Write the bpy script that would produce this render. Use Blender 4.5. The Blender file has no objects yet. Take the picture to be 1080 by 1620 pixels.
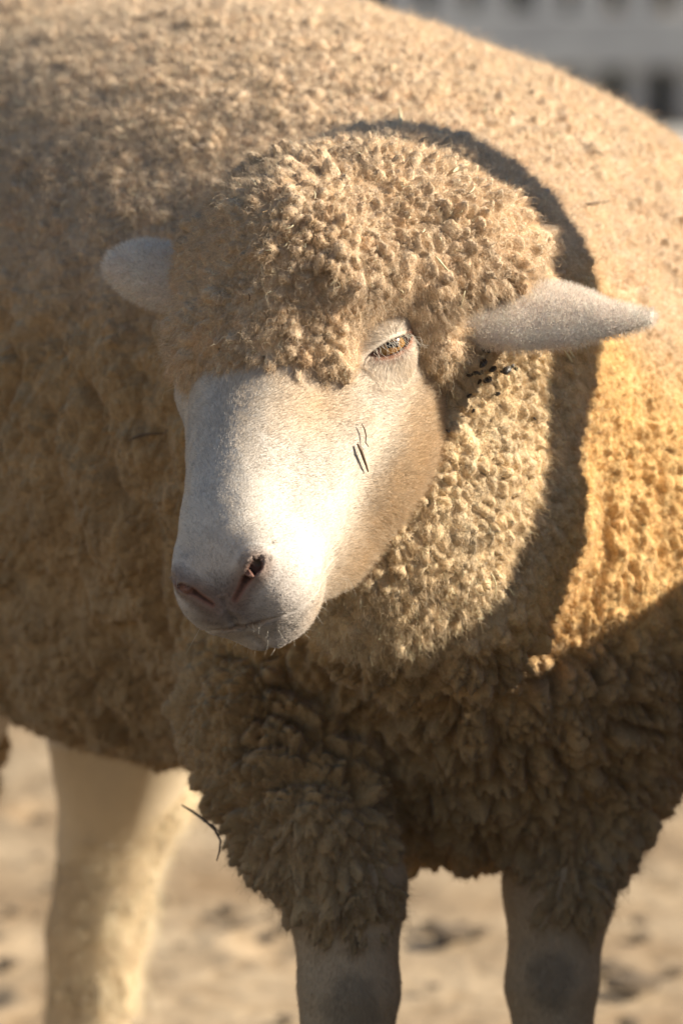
import bpy, math, random, time
import numpy as np
from mathutils import Vector, Matrix, kdtree

T0 = time.time()
rng = np.random.default_rng(7)
random.seed(7)
R = math.radians
scene = bpy.context.scene
COL = scene.collection

# ------------------------------------------------------------------ camera
PITCH, CAM_H, FPX = R(8.5), 1.06, 7950.0
CP, SP = math.cos(PITCH), math.sin(PITCH)
CAM = np.array([0.0, 0.0, CAM_H])
RIGHT = np.array([1.0, 0.0, 0.0])
UP = np.array([0.0, SP, CP])
FWD = np.array([0.0, CP, -SP])
cd = bpy.data.cameras.new('camera')
cam = bpy.data.objects.new('camera', cd)
COL.objects.link(cam)
cam.location = CAM
cam.rotation_euler = (R(90) - PITCH, 0, 0)
cd.sensor_fit = 'VERTICAL'
cd.sensor_height = 36.0
cd.lens = 36.0 * FPX / 1620.0
cd.clip_start, cd.clip_end = 0.1, 500.0
cd.dof.use_dof = True
cd.dof.focus_distance = 2.925
cd.dof.aperture_fstop = 7.0
scene.camera = cam

# ------------------------------------------------------------------ light
SUN_AZ, SUN_EL = R(86), R(29)          # azimuth clockwise from the camera's back (right hand side = 90 deg)
SUN = np.array([math.sin(SUN_AZ) * math.cos(SUN_EL), -math.cos(SUN_AZ) * math.cos(SUN_EL), math.sin(SUN_EL)])
world = bpy.data.worlds.new('World')
scene.world = world
world.use_nodes = True
nt = world.node_tree
bgn = nt.nodes['Background']
sky = nt.nodes.new('ShaderNodeTexSky')
sky.sky_type = 'NISHITA'
sky.sun_disc = False
sky.sun_elevation = SUN_EL
sky.sun_rotation = math.atan2(SUN[0], SUN[1])
sky.air_density = 1.0
sky.dust_density = 0.6
nt.links.new(sky.outputs[0], bgn.inputs[0])
bgn.inputs[1].default_value = 0.05
sl = bpy.data.lights.new('sun', 'SUN')
sl.energy = 5.0
sl.angle = R(0.53)
sl.color = (1.0, 0.905, 0.75)
so = bpy.data.objects.new('sun', sl)
COL.objects.link(so)
so.rotation_euler = Vector(-SUN).to_track_quat('-Z', 'Y').to_euler()
so.location = (3, -2, 4)
scene.view_settings.view_transform = 'Standard'
scene.view_settings.look = 'None'
scene.view_settings.exposure = 1.0
scene.view_settings.gamma = 1.0
scene.cycles.use_denoising = True
scene.cycles.denoising_prefilter = 'ACCURATE'
scene.cycles.max_bounces = 6
scene.cycles.diffuse_bounces = 3
scene.cycles.glossy_bounces = 2
scene.cycles.transmission_bounces = 3
scene.cycles.sample_clamp_indirect = 6
scene.render.film_transparent = False
scene.cycles_curves.shape = 'THICK'
scene.cycles_curves.subdivisions = 2


# ------------------------------------------------------------------ helpers: placing
def P(px, py, d):
    """world point seen at photo pixel (px, py), d metres along the view axis"""
    return CAM + FWD * d + RIGHT * ((px - 540) / FPX * d) + UP * ((810 - py) / FPX * d)


def V(x, y, z):
    """vector given as right / up / towards the viewer"""
    return RIGHT * x + UP * y - FWD * z


def nrm(v):
    v = np.asarray(v, float)
    return v / np.maximum(np.linalg.norm(v, axis=-1, keepdims=True), 1e-9)


def pix(p):
    q = p - CAM
    d = q @ FWD
    return 540 + (q @ RIGHT) / d * FPX, 810 - (q @ UP) / d * FPX, d


def sstep(a, b, x):
    t = np.clip((x - a) / (b - a), 0, 1)
    return t * t * (3 - 2 * t)


# ------------------------------------------------------------------ helpers: signed distances
def smin(a, b, k):
    h = np.maximum(k - np.abs(a - b), 0) / k
    return np.minimum(a, b) - h * h * k * 0.25


def smax(a, b, k):
    return -smin(-a, -b, k)


def ell(p, c, axes, r):
    q = (p - c) @ np.asarray(axes).T
    r = np.asarray(r)
    k0 = np.linalg.norm(q / r, axis=1)
    k1 = np.linalg.norm(q / (r * r), axis=1)
    return k0 * (k0 - 1) / np.maximum(k1, 1e-6)


def sph(p, c, r):
    return np.linalg.norm(p - c, axis=1) - r


def cone(p, a, b, ra, rb):
    ab = b - a
    t = np.clip(((p - a) @ ab) / (ab @ ab), 0, 1)
    return np.linalg.norm(p - (a + t[:, None] * ab), axis=1) - (ra + (rb - ra) * t)


def chain(p, pts, k=0.02):
    d = None
    for (a, ra), (b, rb) in zip(pts[:-1], pts[1:]):
        e = cone(p, a, b, ra, rb)
        d = e if d is None else smin(d, e, k)
    return d


def near(p, c, r, fn, pad=0.02):
    """fn only inside a ball, the ball's own distance outside"""
    d = np.linalg.norm(p - c, axis=1) - r
    out = d + pad * 2
    m = d < pad
    if m.any():
        out[m] = fn(p[m])
    return out


def noise3(p, seed=0):
    """gradient noise, about -1..1"""
    p = np.asarray(p, np.float64)
    i = np.floor(p).astype(np.int64)
    f = p - i
    u = f * f * f * (f * (f * 6 - 15) + 10)
    out = np.zeros(len(p))
    for dx in (0, 1):
        for dy in (0, 1):
            for dz in (0, 1):
                h = (i[:, 0] + dx) * 374761393 + (i[:, 1] + dy) * 668265263 + (i[:, 2] + dz) * 2147483647 + seed * 974711
                h = (h ^ (h >> 13)) * 1274126177
                h = (h ^ (h >> 16)) & 0xFFFFFF
                g1 = (h & 0xFF) / 127.5 - 1
                g2 = ((h >> 8) & 0xFF) / 127.5 - 1
                g3 = ((h >> 16) & 0xFF) / 127.5 - 1
                w = (u[:, 0] if dx else 1 - u[:, 0]) * (u[:, 1] if dy else 1 - u[:, 1]) * (u[:, 2] if dz else 1 - u[:, 2])
                out += w * (g1 * (f[:, 0] - dx) + g2 * (f[:, 1] - dy) + g3 * (f[:, 2] - dz))
    return out * 1.2


def fbm(p, oct=3, seed=0):
    a, s, o = 1.0, 0.0, np.zeros(len(p))
    for k in range(oct):
        o += a * noise3(p * (2.03 ** k) + 17.3 * k, seed + k)
        s += a
        a *= 0.5
    return o / s


def noisev(p, seed=0):
    return np.stack([noise3(p, seed), noise3(p + 31.7, seed + 1), noise3(p - 57.1, seed + 2)], 1)


# ------------------------------------------------------------------ helpers: surface extraction
def surface(f, lo, hi, h, blk=12, slack=1.7):
    lo = np.asarray(lo, float)
    n = np.ceil((np.asarray(hi) - lo) / h / blk).astype(int)
    dims = n * blk + 1
    G = np.empty(dims, np.float32)
    bi = np.stack(np.meshgrid(*[np.arange(k) for k in n], indexing='ij'), -1).reshape(-1, 3)
    cen = lo + (bi + 0.5) * blk * h
    dc = f(cen)
    rad = 0.87 * blk * h * slack
    for b, d in zip(bi, dc):
        if abs(d) >= rad:
            s = b * blk
            G[s[0]:s[0] + blk + 1, s[1]:s[1] + blk + 1, s[2]:s[2] + blk + 1] = 1.0 if d > 0 else -1.0
    loc = np.stack(np.meshgrid(*[np.arange(blk + 1)] * 3, indexing='ij'), -1).reshape(-1, 3)
    act = bi[np.abs(dc) < rad]
    for s0 in range(0, len(act), 200):
        bs = act[s0:s0 + 200]
        pts = (bs[:, None, :] * blk + loc[None]).reshape(-1, 3)
        v = f(lo + pts * h)
        G[pts[:, 0], pts[:, 1], pts[:, 2]] = v
    ins = G < 0
    c = [ins[x:dims[0] - 1 + x, y:dims[1] - 1 + y, z:dims[2] - 1 + z] for x in (0, 1) for y in (0, 1) for z in (0, 1)]
    al, an = c[0].copy(), c[0].copy()
    for k in c[1:]:
        al &= k
        an |= k
    cells = np.argwhere(an & ~al)
    idx = -np.ones(dims - 1, np.int32)
    idx[cells[:, 0], cells[:, 1], cells[:, 2]] = np.arange(len(cells))
    acc = np.zeros((len(cells), 3))
    cnt = np.zeros(len(cells))
    for ax in range(3):
        o = [k for k in range(3) if k != ax]
        for i in (0, 1):
            for j in (0, 1):
                a = cells.copy()
                a[:, o[0]] += i
                a[:, o[1]] += j
                b = a.copy()
                b[:, ax] += 1
                va = G[a[:, 0], a[:, 1], a[:, 2]].astype(float)
                vb = G[b[:, 0], b[:, 1], b[:, 2]].astype(float)
                m = (va < 0) != (vb < 0)
                t = np.where(m, va / np.where(m, va - vb, 1), 0)
                pos = a.astype(float)
                pos[:, ax] += t
                acc += pos * m[:, None]
                cnt += m
    verts = lo + acc / cnt[:, None] * h
    faces = []
    for ax in range(3):
        o = [(ax + 1) % 3, (ax + 2) % 3]
        sa = [slice(None)] * 3
        sb = [slice(None)] * 3
        sa[ax] = slice(0, dims[ax] - 1)
        sb[ax] = slice(1, dims[ax])
        A, B = ins[tuple(sa)], ins[tuple(sb)]
        e = np.argwhere(A != B)
        e = e[(e[:, o[0]] > 0) & (e[:, o[1]] > 0) & (e[:, o[0]] < dims[o[0]] - 1) & (e[:, o[1]] < dims[o[1]] - 1)]
        fl = A[e[:, 0], e[:, 1], e[:, 2]]
        q = []
        for (i, j) in ((1, 1), (0, 1), (0, 0), (1, 0)):
            k = e.copy()
            k[:, o[0]] -= i
            k[:, o[1]] -= j
            q.append(idx[k[:, 0], k[:, 1], k[:, 2]])
        q = np.stack(q, 1)
        q[~fl] = q[~fl][:, ::-1]
        faces.append(q)
    return verts, np.concatenate(faces)


def hit(f, px, py, t=2.6, t1=5.0):
    """first point of a surface under a photo pixel"""
    r = nrm(P(px, py, 1.0) - CAM)
    for _ in range(500):
        q = CAM + r * t
        d = float(f(q[None])[0])
        if d < 2e-4 or t > t1:
            break
        t += max(d * 0.5, 2e-4)
    return q


def grad(f, p, e=0.0006):
    d = f(p)
    g = np.stack([f(p + np.eye(3)[k] * e) - d for k in range(3)], 1) / e
    return d, g


def project(f, p, it=2, lim=0.004):
    for _ in range(it):
        d, g = grad(f, p)
        s = d / np.maximum((g * g).sum(1), 0.05)
        p = p - np.clip(s, -lim, lim)[:, None] * np.clip(g, -2, 2)
    return p


def vnormals(v, f):
    """area weighted vertex normals of quads"""
    fn = np.cross(v[f[:, 2]] - v[f[:, 0]], v[f[:, 3]] - v[f[:, 1]])
    n = np.zeros_like(v)
    for k in range(4):
        for ax in range(3):
            n[:, ax] += np.bincount(f[:, k], fn[:, ax], len(v))
    return nrm(n)


def smooth(v, f, it=1, lam=0.5):
    for _ in range(it):
        acc = np.zeros_like(v)
        cnt = np.zeros(len(v))
        for k in range(4):
            a, b = f[:, k], f[:, (k + 1) % 4]
            for ax in range(3):
                acc[:, ax] += np.bincount(a, v[b, ax], len(v)) + np.bincount(b, v[a, ax], len(v))
            cnt += np.bincount(a, minlength=len(v)) + np.bincount(b, minlength=len(v))
        v = v + lam * np.where(cnt[:, None] > 0, acc / np.maximum(cnt, 1)[:, None] - v, 0)
    return v


def refine(v, f, sel):
    """split the selected quads in four; unselected neighbours become n-gons (returned apart)"""
    fs = f[sel]
    ed = np.concatenate([np.sort(fs[:, [k, (k + 1) % 4]], 1) for k in range(4)])
    key = ed[:, 0].astype(np.int64) * len(v) + ed[:, 1]
    uk, inv = np.unique(key, return_inverse=True)
    ea, eb = uk // len(v), uk % len(v)
    mid = 0.5 * (v[ea] + v[eb])
    cen = v[fs].mean(1)
    m0, c0 = len(v), len(v) + len(mid)
    v2 = np.concatenate([v, mid, cen])
    n = len(fs)
    m = [m0 + inv[k * n:(k + 1) * n] for k in range(4)]
    c = c0 + np.arange(n)
    new = np.concatenate([np.stack([fs[:, k], m[k], c, m[k - 1]], 1) for k in range(4)])
    rest = f[~sel]
    look = {}
    hit = np.zeros((len(rest), 4), bool)
    mids = np.zeros((len(rest), 4), np.int64)
    for k in range(4):
        e = np.sort(rest[:, [k, (k + 1) % 4]], 1)
        kk = e[:, 0].astype(np.int64) * len(v) + e[:, 1]
        pos = np.searchsorted(uk, kk)
        pos = np.minimum(pos, len(uk) - 1)
        hit[:, k] = uk[pos] == kk
        mids[:, k] = m0 + pos
    bord = hit.any(1)
    ng = []
    for q, h, mm in zip(rest[bord], hit[bord], mids[bord]):
        poly = []
        for k in range(4):
            poly.append(int(q[k]))
            if h[k]:
                poly.append(int(mm[k]))
        ng.append(poly)
    return v2, new, rest[~bord], ng


def mesh_obj(name, verts, faces, mat=None, parent=None, smooth_shade=True):
    me = bpy.data.meshes.new(name)
    if isinstance(faces, np.ndarray):
        n, m = faces.shape
        me.vertices.add(len(verts))
        me.vertices.foreach_set('co', np.ascontiguousarray(verts, np.float32).ravel())
        me.loops.add(n * m)
        me.loops.foreach_set('vertex_index', faces.astype(np.int32).ravel())
        me.polygons.add(n)
        me.polygons.foreach_set('loop_start', np.arange(n, dtype=np.int32) * m)
        me.update(calc_edges=True)
    else:
        me.from_pydata(np.asarray(verts).tolist(), [], faces)
    if smooth_shade:
        me.polygons.foreach_set('use_smooth', np.ones(len(me.polygons), bool))
    if mat is not None:
        me.materials.append(mat)
    o = bpy.data.objects.new(name, me)
    COL.objects.link(o)
    if parent is not None:
        o.parent = parent
        o.matrix_parent_inverse = parent.matrix_world.inverted()
    return o


def tag(o, label=None, cat=None, group=None, kind=None):
    if label: o['label'] = label
    if cat: o['category'] = cat
    if group: o['group'] = group
    if kind: o['kind'] = kind
    return o

WOOL_DENS = 1.0
FUR_DENS = 1.0

# ------------------------------------------------------------------ the sheep: frames
HL = nrm(V(0.86, 0.19, 0.47))                       # the sheep's left
HF = V(-0.19, -0.73, 0.65)
HF = nrm(HF - (HF @ HL) * HL)                       # poll to nose
HU = np.cross(HF, HL)
HU = HU if HU @ V(-0.47, 0.65, 0.59) > 0 else -HU   # out of the nose bridge
HO = P(452, 580, 2.97)
HAX = np.stack([HF, HL, HU])
BA = nrm([-0.45, 0.893, 0])                          # chest to rump
BS = nrm([0.893, 0.45, 0])                           # the sheep's left flank
BZ = np.array([0, 0, 1.0])
BAX = np.stack([BA, BS, BZ])
EYE3 = np.eye(3)
CAX = np.stack([RIGHT, UP, -FWD])


def H(a, b, c):
    return HO + HF * a + HL * b + HU * c


def mpx(px, d):
    return px * d / FPX


#            a      w      top    bottom
ST = np.array([
    (-0.130, 0.020, 0.020, -0.020),
    (-0.100, 0.052, 0.048, -0.050),
    (-0.050, 0.064, 0.060, -0.085),
    (0.000, 0.062, 0.053, -0.116),
    (0.040, 0.055, 0.046, -0.120),
    (0.080, 0.045, 0.041, -0.106),
    (0.115, 0.0385, 0.0365, -0.084),
    (0.140, 0.0365, 0.031, -0.066),
    (0.157, 0.0355, 0.024, -0.055),
    (0.171, 0.0315, 0.013, -0.046),
    (0.181, 0.0225, 0.001, -0.036),
    (0.187, 0.008, -0.009, -0.024)])


def cr(xs, ys, x):
    """smooth (Catmull-Rom like) interpolation on uneven stations"""
    m = np.gradient(ys, xs)
    i = np.clip(np.searchsorted(xs, x) - 1, 0, len(xs) - 2)
    h = xs[i + 1] - xs[i]
    t = np.clip((x - xs[i]) / h, 0, 1)
    return ((2 * t ** 3 - 3 * t ** 2 + 1) * ys[i] + (t ** 3 - 2 * t ** 2 + t) * h * m[i]
            + (-2 * t ** 3 + 3 * t ** 2) * ys[i + 1] + (t ** 3 - t ** 2) * h * m[i + 1])


# the visible eye
EC = None


def eye_frame():
    c = P(617, 546, 2.935)
    ex = nrm(V(0.84, 0.42, -0.32))
    en = V(0.52, 0.16, 0.82)
    en = nrm(en - (en @ ex) * ex)
    ey = np.cross(en, ex)
    if ey @ UP < 0:
        ey = -ey
    return c, np.stack([ex, ey, en])


EYC, EYX = eye_frame()
EYR = 0.0165


def almond(q):
    """negative inside the eye opening, q in eye frame"""
    x, y = q[:, 0], q[:, 1]
    lo_r, up_r = 0.026, 0.055
    w = 0.0150
    lo_c = math.sqrt(lo_r ** 2 - w ** 2)
    up_c = math.sqrt(up_r ** 2 - w ** 2)
    d1 = np.hypot(x, y - lo_c + 0.0) - lo_r      # lower arc
    d2 = np.hypot(x, y + up_c) - up_r            # upper arc
    return np.maximum(d1, d2)


def head_core(p):
    q = (p - HO) @ HAX.T
    a, b, c = q[:, 0], q[:, 1], q[:, 2]
    xs = ST[:, 0]
    ac = np.clip(a, xs[0], xs[-1])
    w = np.maximum(cr(xs, ST[:, 1], ac), 0.004)
    tp = cr(xs, ST[:, 2], ac)
    bt = cr(xs, ST[:, 3], ac)
    mid = tp * 0.55 + bt * 0.45
    up = c > mid
    hh = np.maximum(np.where(up, tp - mid, mid - bt), 0.004)
    v = np.abs(c - mid) / hh
    # the jaw side narrows towards the bottom, the bridge narrows to a blunt ridge
    n = np.where(up, 2.35, 2.1)
    wn = w * np.where(up, 1.0, 1 - 0.10 * np.clip(v, 0, 1.2) ** 2)
    k = (np.abs(b / wn) ** n + v ** n) ** (1 / n)
    d = (k - 1) * np.minimum(w, hh) * 0.92
    return np.maximum(d, np.maximum(xs[0] - a, a - xs[-1])), q


def leaf(p, base, tip, st, wid, curl):
    """a curved ear: stations (t, across offset, depth offset, half width, half thickness) along base-tip"""
    ab = tip - base
    L = np.linalg.norm(ab)
    ax = ab / L
    wid = nrm(wid - (wid @ ax) * ax)
    th = np.cross(ax, wid)
    th = th if th @ V(0, 0, 1) > 0 else -th
    r = p - base
    t = (r @ ax) / L
    tc = np.clip(t, 0, 1)
    st = np.array(st)
    f = [cr(st[:, 0], st[:, k], tc) for k in range(1, 5)]
    W, T = np.maximum(f[2], 0.0015), np.maximum(f[3], 0.0012)
    x, y, z = r @ wid - f[0], r @ th - f[1], (t - tc) * L
    y = y + curl * x * x
    k0 = np.sqrt((x / W) ** 2 + (y / T) ** 2 + (z / T) ** 2)
    return (k0 - 1) * np.minimum(W, T) * 0.8, x / W, y, tc


EARL = (P(735, 512, 2.975), P(1050, 502, 2.965))
EARR = (P(318, 447, 3.03), P(182, 422, 3.045))


def ear_left(p):
    d, x, y, t = leaf(p, *EARL, [(0, 0.0, 0, 0.0120, 0.0110), (0.15, 0.005, 0, 0.0195, 0.0105), (0.35, 0.009, 0, 0.0250, 0.0095),
                                 (0.55, 0.006, 0, 0.0205, 0.0080), (0.78, 0.000, 0, 0.0095, 0.0055), (0.93, 0, 0, 0.0040, 0.0035), (1, 0, 0, 0.0018, 0.0018)],
                      V(0.0, 0.78, -0.62), 9.0)
    # hollow of the ear, seen along its lower edge
    g = [(P(800, 560, 2.962), 0.0040), (P(880, 552, 2.955), 0.0048), (P(950, 534, 2.954), 0.0040), (P(1012, 515, 2.958), 0.0014)]
    hol = chain(p, g, 0.003)
    return smax(d, -hol, 0.003)


def ear_right(p):
    d, x, y, t = leaf(p, *EARR, [(0, 0.0, 0, 0.0160, 0.012), (0.35, 0.000, 0, 0.0190, 0.0105), (0.7, 0.001, 0, 0.0175, 0.0095), (0.9, 0.001, 0, 0.0135, 0.008), (1, 0.001, 0, 0.0085, 0.006)],
                      V(0.2, 0.93, -0.1), 3.0)
    return d


NOSTRIL = [(H(0.1725, 0.0250, 0.0080), 0.0034), (H(0.1785, 0.0165, 0.0035), 0.0016), (H(0.1835, 0.0075, -0.0035), 0.0008)]
NOSTRIL_R = [(H(0.1725, -0.0250, 0.0080), 0.0034), (H(0.1785, -0.0165, 0.0035), 0.0014), (H(0.1835, -0.0075, -0.0035), 0.0008)]


def lipline(a, b, c):
    return np.abs(c + 0.0235 - 0.33 * (a - 0.185) + 3.0 * b * b)


def head_sdf(p):
    d, q = head_core(p)
    a, b, c = q[:, 0], q[:, 1], q[:, 2]
    ab = np.abs(b)
    qs = np.stack([a, ab, c], 1)
    # cheek muscle, brow, muzzle sides
    d = smin(d, ell(qs, np.array([0.005, 0.036, -0.052]), EYE3, (0.055, 0.030, 0.048)), 0.03)
    d = smin(d, ell(qs, np.array([0.152, 0.022, -0.020]), EYE3, (0.024, 0.0165, 0.024)), 0.018)
    # facial crest running from below the eye to the muzzle
    d = smin(d, cone(qs, np.array([0.02, 0.050, -0.016]), np.array([0.11, 0.032, -0.016]), 0.008, 0.008), 0.03)
    # chin and lower lip
    d = smin(d, ell(q, np.array([0.152, 0.0, -0.050]), EYE3, (0.025, 0.023, 0.013)), 0.016)
    # wing of each nostril
    d = smin(d, ell(qs, np.array([0.164, 0.0225, 0.0090]), EYE3, (0.014, 0.0065, 0.0060)), 0.010)
    # lids
    e = (p - EYC) @ EYX.T
    d = smin(d, np.linalg.norm(e + np.array([0, 0, EYR * 0.80]), axis=1) - (EYR + 0.0026), 0.014)
    e2 = e.copy()
    e2[:, 1] -= 0.0105
    d = smin(d, ell(e2, np.array([0.001, 0, -0.004]), EYE3, (0.016, 0.0045, 0.008)), 0.008)
    # mirror eye bulge on the far side
    em = H(*(((EYC - HO) @ HAX.T) * np.array([1, -1, 1])))
    d = smin(d, sph(p, em + HL * 0.016, EYR), 0.016)
    # mouth line
    m = lipline(a, b, c) - 0.0010
    m = np.maximum(m + 0.5 * np.maximum(ab - 0.012, 0) ** 1 * 0.12, np.maximum(0.125 - a, ab - 0.030))
    dep = np.maximum(m, -d - 0.0045)
    d = smax(d, -dep, 0.0025)
    # philtrum
    ph = np.maximum(np.hypot(b, d * 0.8) - 0.0016, np.maximum(0.165 - a, c + 0.002))
    d = smax(d, -ph, 0.003)
    # nostrils
    for N in (NOSTRIL, NOSTRIL_R):
        hN = np.minimum(cone(p, N[0][0], N[1][0], N[0][1], N[1][1]), cone(p, N[1][0], N[2][0], N[1][1], N[2][1]))
        ins = cone(p, N[0][0], N[0][0] - HF * 0.02 - HU * 0.004, N[0][1] * 0.9, 0.003)
        d = smax(d, -np.minimum(hN, ins), 0.0022)
    # eye opening
    al = np.maximum(almond(e), -e[:, 2] - 0.010)
    d = smax(d, -al, 0.0016)
    return d


LEGS = [
    # front, sheep's right (nearest) and left
    [(P(475, 1150, 3.26), 0.050), (P(545, 1400, 3.16), 0.036), (P(552, 1570, 3.15), 0.0290), (P(548, 1640, 3.15), 0.0250), (P(552, 1850, 3.16), 0.0180), (P(554, 2080, 3.16), 0.0200), (P(556, 2120, 3.155), 0.0235), (P(552, 2190, 3.145), 0.0215), (P(548, 2222, 3.135), 0.0270)],
    [(P(925, 1150, 3.34), 0.050), (P(885, 1400, 3.25), 0.034), (P(872, 1560, 3.24), 0.0270), (P(874, 1630, 3.24), 0.0220), (P(880, 1800, 3.25), 0.0175), (P(882, 2000, 3.25), 0.0190), (P(884, 2050, 3.245), 0.0230), (P(880, 2110, 3.235), 0.0210), (P(876, 2140, 3.225), 0.0265)],
    # hind, left and right
    [(P(220, 1050, 3.74), 0.080), (P(175, 1320, 3.79), 0.0375), (P(150, 1480, 3.80), 0.0340), (P(136, 1640, 3.80), 0.0290), (P(140, 1730, 3.79), 0.0225), (P(138, 1768, 3.785), 0.027)],
    [(P(-90, 1000, 3.66), 0.075), (P(-110, 1250, 3.68), 0.036), (P(-125, 1450, 3.69), 0.033), (P(-135, 1640, 3.69), 0.027), (P(-130, 1790, 3.68), 0.0220), (P(-130, 1833, 3.675), 0.027)],
]


HEADC = H(0.03, 0, -0.03)


def skin_sdf(p):
    d = near(p, HEADC, 0.185, head_sdf)
    ears = np.minimum(near(p, (EARL[0] + EARL[1]) / 2, 0.085, ear_left), near(p, (EARR[0] + EARR[1]) / 2, 0.06, ear_right))
    d = smin(d, ears, 0.012)
    d = smin(d, cone(p, H(-0.06, 0, -0.03), P(700, 700, 3.30), 0.055, 0.10), 0.05)
    d = smin(d, ell(p, P(720, 850, 3.33), BAX, (0.18, 0.15, 0.18)), 0.08)
    d = smin(d, ell(p, P(385, 570, 3.52), BAX, (0.36, 0.21, 0.20)), 0.08)
    for L in LEGS:
        d = smin(d, near(p, (L[0][0] + L[-1][0]) / 2, np.linalg.norm(L[0][0] - L[-1][0]) / 2 + 0.09, lambda q: chain(q, L, 0.012), 0.03), 0.03)
    return d


# ------------------------------------------------------------------ the sheep: outline of the fleece
def B_(px, py, d, r):
    return (P(px, py, d), mpx(r, d))


CHESTC = P(725, 830, 3.30)
RUFF = [B_(728, 565, 3.085, 138), B_(698, 660, 3.065, 164), B_(660, 770, 3.052, 166), B_(622, 866, 3.038, 144), B_(578, 925, 3.02, 84)]
NECKFOLD = [B_(800, 640, 3.135, 145), B_(778, 820, 3.118, 148), B_(712, 960, 3.100, 136), B_(600, 990, 3.090, 104)]
COLLAR = [B_(1040, 480, 3.28, 95), B_(1045, 640, 3.25, 95), B_(1030, 820, 3.215, 90), B_(960, 970, 3.175, 72), B_(850, 1070, 3.150, 58), B_(735, 1115, 3.125, 42)]
WOOLLEG = [
    [B_(420, 1130, 3.19, 152), B_(492, 1320, 3.16, 114), B_(550, 1425, 3.15, 80), B_(562, 1465, 3.15, 58)],
    [B_(940, 1130, 3.29, 150), B_(925, 1300, 3.255, 90), B_(903, 1400, 3.235, 66), B_(897, 1435, 3.23, 54)],
    [B_(230, 1050, 3.75, 150), B_(218, 1240, 3.785, 88), B_(184, 1320, 3.79, 70), B_(166, 1450, 3.795, 63), B_(152, 1560, 3.80, 58), B_(144, 1660, 3.80, 50), B_(146, 1720, 3.80, 40)],
    [B_(-90, 1000, 3.67, 150), B_(-65, 1180, 3.68, 70), B_(-70, 1250, 3.685, 60)],
]


def head_wool(p):
    r = chain(p, RUFF, 0.03)
    cap = ell(p, P(568, 440, 3.008), CAX, (mpx(276, 3.0), mpx(204, 3.0), 0.076))
    cap = smin(cap, ell(p, P(700, 425, 3.02), CAX, (mpx(145, 3.0), mpx(122, 3.0), 0.06)), 0.02)
    for (x, y, dd, rr) in ((432, 505, 2.948, 100), (362, 528, 2.963, 76), (508, 545, 2.943, 70), (332, 568, 2.976, 46), (470, 405, 2.954, 114), (545, 440, 2.954, 100), (462, 574, 2.928, 44), (402, 566, 2.934, 42), (525, 586, 2.928, 30), (355, 575, 2.950, 34)):
        cap = smin(cap, sph(p, P(x, y, dd), mpx(rr, dd)), 0.02)
    r = smin(r, cap, 0.015)
    # room for the ear that points to the right
    er = ell(p, P(810, 512, 2.955), CAX, (mpx(98, 2.95), mpx(60, 2.95), 0.045))
    r = smax(r, -er, 0.012)
    eye = ell(p, EYC + EYX[2] * 0.016 - EYX[1] * 0.004, EYX, (0.0225, 0.0175, 0.042))
    return smax(r, -eye, 0.006)


def fleece_sdf(p):
    d = ell(p, P(370, 575, 3.52), BAX, (0.44, 0.285, 0.255))
    d = smin(d, ell(p, P(110, 455, 3.78), BAX, (0.27, 0.27, 0.255)), 0.06)
    d = smin(d, ell(p, CHESTC, BAX, (0.21, 0.205, 0.228)), 0.022)
    d = smin(d, ell(p, P(775, 605, 3.42), BAX, (0.20, 0.215, 0.195)), 0.05)
    d = smin(d, ell(p, P(335, 905, 3.50), BAX, (0.21, 0.20, 0.128)), 0.05)
    d = smin(d, near(p, P(950, 800, 3.2), 0.22, lambda q: chain(q, COLLAR, 0.03), 0.05), 0.03)
    d = smin(d, cone(p, P(690, 645, 3.32), P(618, 538, 3.11), 0.163, 0.128), 0.03)
    d = smin(d, near(p, P(700, 800, 3.12), 0.16, lambda q: chain(q, NECKFOLD, 0.03), 0.05), 0.008)
    d = smin(d, near(p, P(600, 620, 3.0), 0.23, head_wool, 0.03), 0.005)
    for L in WOOLLEG:
        c = sum(x[0] for x in L) / len(L)
        d = smin(d, near(p, c, max(np.linalg.norm(x[0] - c) + x[1] for x in L), lambda q: chain(q, L, 0.02), 0.04), 0.03)
    return d

# ------------------------------------------------------------------ materials
def new_mat(name):
    m = bpy.data.materials.new(name)
    m.use_nodes = True
    nt = m.node_tree
    return m, nt, nt.nodes['Principled BSDF']


def node(nt, typ, **kw):
    n = nt.nodes.new(typ)
    for k, v in kw.items():
        setattr(n, k, v)
    return n


def simple_mat(name, c1, c2, scale=40.0, rough=0.85, bump=0.0, detail=5.0):
    m, nt, b = new_mat(name)
    tc = node(nt, 'ShaderNodeTexCoord')
    nz = node(nt, 'ShaderNodeTexNoise')
    nz.inputs['Scale'].default_value = scale
    nz.inputs['Detail'].default_value = detail
    rp = node(nt, 'ShaderNodeValToRGB')
    rp.color_ramp.elements[0].color = (*c1, 1)
    rp.color_ramp.elements[1].color = (*c2, 1)
    rp.color_ramp.elements[0].position = 0.3
    rp.color_ramp.elements[1].position = 0.7
    nt.links.new(tc.outputs['Object'], nz.inputs['Vector'])
    nt.links.new(nz.outputs['Fac'], rp.inputs[0])
    nt.links.new(rp.outputs[0], b.inputs['Base Color'])
    b.inputs['Roughness'].default_value = rough
    if bump:
        bp = node(nt, 'ShaderNodeBump')
        bp.inputs['Strength'].default_value = 1.0
        bp.inputs['Distance'].default_value = bump
        nt.links.new(nz.outputs['Fac'], bp.inputs['Height'])
        nt.links.new(bp.outputs[0], b.inputs['Normal'])
    return m


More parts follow.
